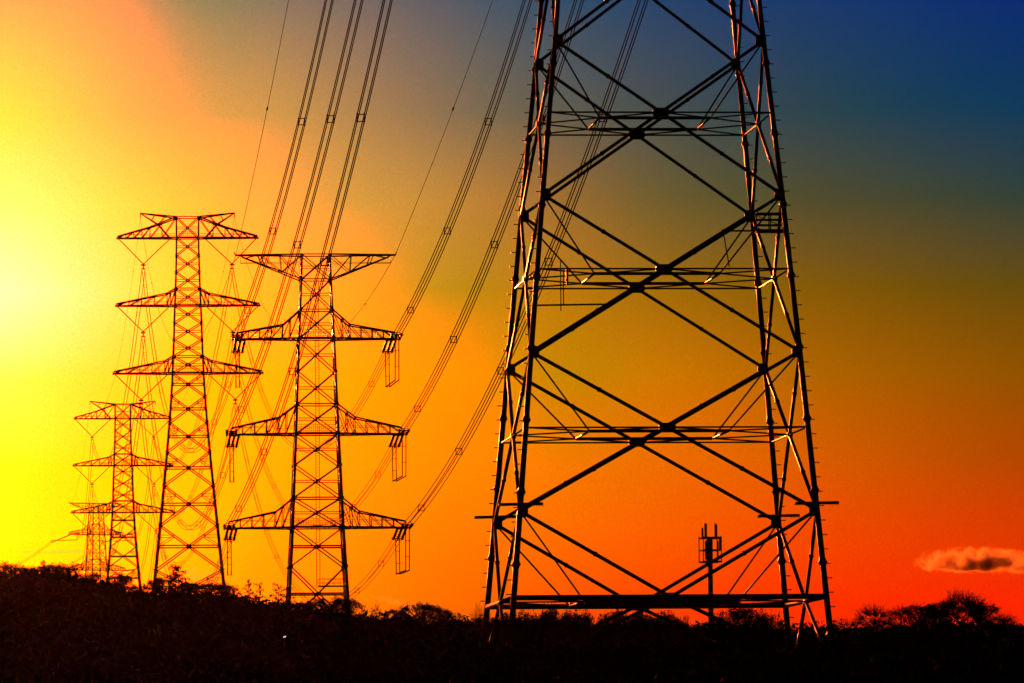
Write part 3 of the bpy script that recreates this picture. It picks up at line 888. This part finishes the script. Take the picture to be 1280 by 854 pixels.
def make_fan(seed, tips=170, stems=1):
    """leafless tree whose limbs radiate to a dome of fine twigs"""
    rng = np.random.default_rng(seed); mb = MB(); limbs = []
    for k in range(9):                                                   # main limbs
        a = rng.uniform(0, 6.28); e = rng.uniform(.25, 1.45)
        tip = np.array((math.cos(a) * math.cos(e) * .34, math.sin(a) * math.cos(e) * .34, .26 + math.sin(e) * .38))
        b = np.array((rng.normal() * .02 * stems, rng.normal() * .02, .16)); m = (b + tip) / 2 + rng.normal(size=3) * .025 + np.array((0, 0, .02))
        pts = [b * (1 - t) ** 2 + 2 * m * t * (1 - t) + tip * t * t for t in np.linspace(0, 1, 6)]
        limbs.append(pts)
        for i in range(5): mb.tube(pts[i], pts[i + 1], .017 * (1 - .14 * i), 5, .017 * (.86 - .14 * i), False)
    mb.tube((0, 0, -.06), (0, 0, .2), .036, 7, .026)
    for k in range(tips):
        a = rng.uniform(0, 6.28); e = math.asin(rng.uniform(-.05, 1)); R = rng.uniform(.78, 1.03)
        tip = np.array((math.cos(a) * math.cos(e) * .5 * R, math.sin(a) * math.cos(e) * .5 * R, .36 + math.sin(e) * .62 * R))
        best = min(((np.linalg.norm(p - tip), tuple(p)) for l in limbs for p in l[2:]), key=lambda x: x[0])
        s0 = np.array(best[1]); m = (s0 + tip) / 2 + rng.normal(size=3) * .03
        pts = [s0 * (1 - t) ** 2 + 2 * m * t * (1 - t) + tip * t * t for t in np.linspace(0, 1, 5)]
        for i in range(4): mb.tube(pts[i], pts[i + 1], .0065 * (1 - .17 * i), 4, .0065 * (.83 - .17 * i), False)
        for j in range(5):
            i = rng.integers(1, 5); d = (tip - s0) / (np.linalg.norm(tip - s0) + 1e-6) + rng.normal(size=3) * .55
            q = pts[i] + d * rng.uniform(.04, .11); mb.tube(pts[i], q, .0035, 3, .002, False)
    v = np.array([tuple(x) for x in mb.v]); v[:, 2] /= np.percentile(v[:, 2], 99.8); v[:, :2] *= .5 / np.percentile(np.abs(v[:, 0]), 99.3)
    me = bpy.data.meshes.new("branches"); me.from_pydata(v.tolist(), [], mb.f); me.update(); me.materials.append(BARK)
    return me
VAR = {
 'round': [make_dome(q, 20 + q % 4 * 4, 11000, .018, LEAF if q % 2 else LEAF2, ((q % 3) - 1) * .12) for q in (1, 2, 3, 4, 5, 6, 7)],
 'cone': [make_spray(q, 30, .85, .3, .032, 60, LEAF) for q in (11, 12)],
 'wispy': [make_spray(q, 16, .55, .22, .034, 34, LEAF2) for q in (21, 22, 23, 24, 25)],
 'bare': [make_fan(q, 90, 3) for q in (31, 32, 33)],
 'fan': [make_fan(q, 300) for q in (43, 42, 45)],
 'sapling': [make_bare(51, 4, .6, 1, .45, .03)],
}
# (photo x, top y, crown width px, kind, distance, label)
TREES = [
 (4, 705, 46, 'round', 735, "bushy dark tree in the reddish gloom at the picture's left edge"),
 (30, 709, 40, 'round', 745, "round tree beside the left-edge tree, just left of a tiny pointed treetop"),
 (56, 700, 12, 'cone', 750, "tiny pointed treetop poking above the broad dome of the left hill"),
 (76, 706, 66, 'round', 740, "broad domed tree, highest of the left hill"),
 (106, 717, 40, 'round', 748, "rounded tree on the slope right below the domed tree"),
 (132, 727, 34, 'round', 742, "dark tree at the foot of the farthest pylon"),
 (150, 718, 30, 'round', 738, "shaggy tree standing at the smaller V-string pylon's left foot"),
 (174, 732, 30, 'round', 748, "low dark tree at the smaller V-string pylon's right foot"),
 (196, 723, 30, 'round', 744, "bushy tree by the tall reddish pylon's left leg"),
 (217, 706, 36, 'cone', 738, "shaggy pointed tree between the legs of the tall reddish pylon"),
 (236, 728, 30, 'round', 746, "low tree right of the shaggy pointed tree"),
 (258, 730, 40, 'round', 740, "dome-shaped tree between the tall reddish pylon's legs, near the right leg"),
 (281, 731, 34, 'round', 746, "dark tree hiding the tall reddish pylon's right foot"),
 (308, 723, 18, 'wispy', 742, "thin wispy sapling, left one of two before the yellow sky"),
 (324, 728, 16, 'wispy', 744, "thin wispy sapling, right one of two before the yellow sky"),
 (344, 729, 26, 'wispy', 748, "loose leafy tree just left of the dead-end pylon's left leg"),
 (358, 733, 22, 'wispy', 740, "ragged tree in front of the dead-end pylon's left foot"),
 (384, 753, 44, 'round', 745, "low dark tree under the dead-end pylon's left half"),
 (410, 748, 46, 'round', 738, "wide dark tree between the dead-end pylon's legs"),
 (434, 751, 40, 'round', 742, "dark tree in front of the dead-end pylon's right foot"),
 (453, 759, 14, 'wispy', 746, "thin sprig-like tree right of the dead-end pylon"),
 (470, 751, 20, 'bare', 740, "small feathery leafless tree right of the dead-end pylon"),
 (497, 763, 34, 'round', 744, "low tree below the small yellow cloud wisp"),
 (526, 756, 46, 'round', 738, "rounded tree midway between the dead-end and near pylons"),
 (552, 763, 34, 'round', 742, "dark tree right of the rounded midway tree"),
 (576, 766, 24, 'wispy', 745, "sparse upright tree left of the near pylon"),
 (600, 753, 34, 'bare', 740, "reddish leafless shrub at the near pylon's leftmost leg"),
 (630, 769, 44, 'round', 738, "dark tree at the feet of the near pylon's two left legs"),
 (662, 768, 50, 'round', 742, "broad low tree under the left end of the near pylon's belt"),
 (692, 763, 40, 'round', 744, "tree whose crown touches the near pylon's belt, left of centre"),
 (722, 767, 40, 'round', 738, "ragged low tree under the near pylon's belt left of the tall sprig"),
 (737, 746, 14, 'wispy', 741, "slim tall sprig reaching above the near pylon's horizontal belt"),
 (765, 766, 42, 'round', 743, "bushy tree with gaps under the near pylon's belt"),
 (803, 769, 54, 'round', 739, "wide dark tree under the middle of the near pylon's belt"),
 (834, 768, 46, 'round', 745, "dark tree just left of the thin bare sapling"),
 (858, 769, 12, 'sapling', 740, "thin bare sapling left of the antenna mast"),
 (870, 783, 26, 'round', 742, "tiny low bush at the thin bare sapling's foot"),
 (893, 778, 30, 'round', 738, "low bush at the foot of the antenna mast"),
 (924, 761, 62, 'round', 744, "big round tree right of the antenna mast"),
 (957, 770, 46, 'round', 740, "lower tree against the right side of the big round tree"),
 (1002, 791, 36, 'wispy', 738, "scrubby bush between the near pylon's two right legs"),
 (1032, 781, 34, 'bare', 742, "leafless shrub at the near pylon's rightmost foot"),
 (1052, 770, 32, 'bare', 746, "leafless tree just right of the near pylon's rightmost foot"),
 (1092, 755, 60, 'fan', 740, "broad leafless tree, left one of the bare trees right of the near pylon"),
 (1126, 755, 40, 'bare', 744, "leafless tree between the broad bare tree and a leafy dark tree"),
 (1150, 758, 66, 'round', 738, "dense dark tree left of the fan-shaped bare tree"),
 (1174, 754, 50, 'round', 748, "dark leafy tree at the left side of the fan-shaped bare tree's foot"),
 (1201, 737, 72, 'fan', 742, "large fan-shaped leafless tree below the cloud"),
 (1224, 753, 50, 'round', 748, "dark low tree tucked under the fan-shaped bare tree's right side"),
 (1251, 766, 52, 'fan', 740, "smaller fan-shaped leafless tree near the picture's right edge"),
 (1277, 783, 34, 'round', 745, "low dark bush at the picture's right edge"),
]
rt = random.Random(77)
NAMES = {'round': 'broadleaf_tree', 'cone': 'conifer_tree', 'wispy': 'young_tree', 'bare': 'bare_tree', 'fan': 'bare_tree', 'sapling': 'bare_sapling'}
for k, (px, py, wpx, kind, Y, label) in enumerate(TREES):
    if 590 < px < 975 and kind != 'sapling' and px != 893: Y = 560 + (k * 7) % 13
    top = at(px, py, Y); g = ground(top.x, Y) - .25
    h = max(1.2, top.z - g); wm = wpx * Y / FPX
    root = empty(NAMES[kind], (top.x, Y, g), 0.0)
    tag(root, label, "tree", "trees along the dark ridge")
    me = VAR[kind][k % len(VAR[kind])]
    turn = rt.uniform(0, 6.28)
    if kind in ('round', 'cone', 'wispy'):
        for nm, m in zip(("crown", "trunk"), me):
            c = bpy.data.objects.new(nm, m); COL.objects.link(c); c.parent = root
            c.scale = (wm * 1.05, wm, h); c.rotation_euler = (0, 0, turn)
    else:
        c = bpy.data.objects.new("branches", me); COL.objects.link(c); c.parent = root
        c.scale = (wm, wm * .9, h); c.rotation_euler = (0, 0, turn)
        t = MB(); t.tube((0, 0, -.3), (0, 0, h * .12), wm * .045, 8, wm * .036); t.build("trunk", BARK, root, True)

# undergrowth that reads as one dark mass over the ridge and the slope
def undergrowth():
    rng = np.random.default_rng(9)
    P = []; S = []
    for k in range(8500):
        px = rng.uniform(-200, 1480); Y = 340 + 435 * rng.uniform() ** .7
        q = at(px, 800, Y); g = ground(q.x, Y)
        size = rng.uniform(.8, 2.0) * (.85 if Y > 700 else 1.0); n = 20
        if 575 < Y < 640 and 590 < px < 1060: size *= .5
        d = rng.normal(size=(n, 3)); d /= np.linalg.norm(d, axis=1)[:, None]
        pts = np.array((q.x, Y, g + size * .35)) + d * size * np.array((1.1, 1.1, .75)) * (rng.uniform(size=(n, 1)) ** .5)
        P.append(pts); S.append(rng.uniform(.2, .5, n) * (.6 if Y > 690 else 1.0))
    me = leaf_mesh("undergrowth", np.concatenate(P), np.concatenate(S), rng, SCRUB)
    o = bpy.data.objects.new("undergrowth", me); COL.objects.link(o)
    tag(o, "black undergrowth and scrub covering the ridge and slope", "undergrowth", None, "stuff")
undergrowth()

# small lamp that shows as a white speck on the black slope
def slope_lamp():
    Y = 470
    while Y < 640 and at(355.5, 797, Y).z - ground(at(355.5, 797, Y).x, Y) > 2.0: Y += 4
    p = at(355.5, 797, Y); g = ground(p.x, Y); z = p.z - g
    root = empty("slope_lamp", (p.x, Y, g))
    tag(root, "tiny lit white lamp on the black slope below the dead-end pylon", "lamp")
    MB().tube((0, 0, -.3), (0, 0, z), .04, 8, .03).build("post", BARK, root)
    m = bpy.data.materials.new("lamp_glow"); m.use_nodes = True
    b = m.node_tree.nodes['Principled BSDF']
    b.inputs['Emission Color'].default_value = (1, .93, .8, 1); b.inputs['Emission Strength'].default_value = 1.2
    MB().box((0.02, -.06, z + .06), .20, .08, .09, (Vector((.96, 0, .28)), Vector((0, 1, 0)), Vector((-.28, 0, .96)))).build("lamp_head", m, root)
slope_lamp()

# ------------------------------------------------------------------ clouds (volumes of droplets far off, sunset tint in their colour)
def cloud(name, px, py, Y, wpx, hpx, dens, label, seed, thresh=.45, tilt=0.0, scale=2.2):
    c = at(px, py, Y); m = Y / FPX
    mb = MB(); n, k = 24, 14
    for i in range(k + 1):
        th = math.pi * i / k
        for j in range(n):
            ph = 2 * math.pi * j / n
            mb.v.append(Vector((math.sin(th) * math.cos(ph), math.sin(th) * math.sin(ph), math.cos(th))))
    for i in range(k):
        for j in range(n):
            j2 = (j + 1) % n
            mb.f.append((i * n + j, (i + 1) * n + j, (i + 1) * n + j2, i * n + j2))
    mat = bpy.data.materials.new(name + "_sunset_tinted_vapour"); mat.use_nodes = True; t = mat.node_tree; t.nodes.clear()
    co = nd(t, 'ShaderNodeTexCoord')
    mpn = nd(t, 'ShaderNodeMapping'); mpn.inputs['Location'].default_value = (seed * 3.1, seed * 1.7, seed)
    mpn.inputs['Scale'].default_value = (scale * 1.9, scale * .9, scale * .6)
    t.links.new(co.outputs['Object'], mpn.inputs[0])
    nz = nd(t, 'ShaderNodeTexNoise'); nz.inputs['Scale'].default_value = 1.0; nz.inputs['Detail'].default_value = 5.0; nz.inputs['Roughness'].default_value = .62
    t.links.new(mpn.outputs[0], nz.inputs['Vector'])
    ln = nd(t, 'ShaderNodeVectorMath', operation='LENGTH'); t.links.new(co.outputs['Object'], ln.inputs[0])
    body = mth(t, 'SUBTRACT', 1.0, ln.outputs['Value'])
    sz = nd(t, 'ShaderNodeSeparateXYZ'); t.links.new(co.outputs['Object'], sz.inputs[0])
    flat = maprange(t, sz.outputs['Z'], -.75, -.25, 1.0, 0.0)           # level underside
    v = mth(t, 'ADD', mth(t, 'MULTIPLY', body, .62), mth(t, 'MULTIPLY', mth(t, 'SUBTRACT', nz.outputs[0], thresh), 1.9))
    v = mth(t, 'SUBTRACT', mth(t, 'SUBTRACT', v, .16), mth(t, 'MULTIPLY', flat, .8))
    v = mth(t, 'MAXIMUM', v, 0.0)
    edge = maprange(t, ln.outputs['Value'], .8, 1.0, 1.0, 0.0)
    dn = mth(t, 'MULTIPLY', mth(t, 'MULTIPLY', v, edge), dens)
    pv = nd(t, 'ShaderNodeVolumePrincipled'); pv.inputs['Color'].default_value = (1.0, .62, .25, 1); pv.inputs['Anisotropy'].default_value = .75  # orange sunset light is painted into the droplet colour; droplets themselves are white
    t.links.new(dn, pv.inputs['Density'])
    o_ = nd(t, 'ShaderNodeOutputMaterial'); t.links.new(pv.outputs[0], o_.inputs['Volume'])
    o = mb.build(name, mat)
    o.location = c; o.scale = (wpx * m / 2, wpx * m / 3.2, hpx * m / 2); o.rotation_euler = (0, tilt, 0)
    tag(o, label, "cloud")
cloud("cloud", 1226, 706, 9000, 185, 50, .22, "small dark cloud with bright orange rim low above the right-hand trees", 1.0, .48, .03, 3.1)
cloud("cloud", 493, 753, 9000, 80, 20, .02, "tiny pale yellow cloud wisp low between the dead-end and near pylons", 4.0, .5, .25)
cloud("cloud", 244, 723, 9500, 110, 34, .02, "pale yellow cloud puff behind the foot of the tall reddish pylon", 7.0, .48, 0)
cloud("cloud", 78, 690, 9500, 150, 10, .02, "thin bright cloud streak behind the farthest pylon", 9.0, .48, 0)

# ------------------------------------------------------------------ evening air
def haze():
    mat = bpy.data.materials.new("evening_air"); mat.use_nodes = True; t = mat.node_tree; t.nodes.clear()
    pv = nd(t, 'ShaderNodeVolumePrincipled')
    pv.inputs['Color'].default_value = (.95, .80, .72, 1); pv.inputs['Anisotropy'].default_value = HAZE_G
    pv.inputs['Density'].default_value = HAZE_D
    o_ = nd(t, 'ShaderNodeOutputMaterial'); t.links.new(pv.outputs[0], o_.inputs['Volume'])
    h = MB().box((0, 1200, 135), 15000, 5600, 330).build("haze", mat)
    tag(h, "thin evening air glowing towards the sun", None, None, "stuff")
HAZE_G, HAZE_D = .98, 2.8e-6
haze()
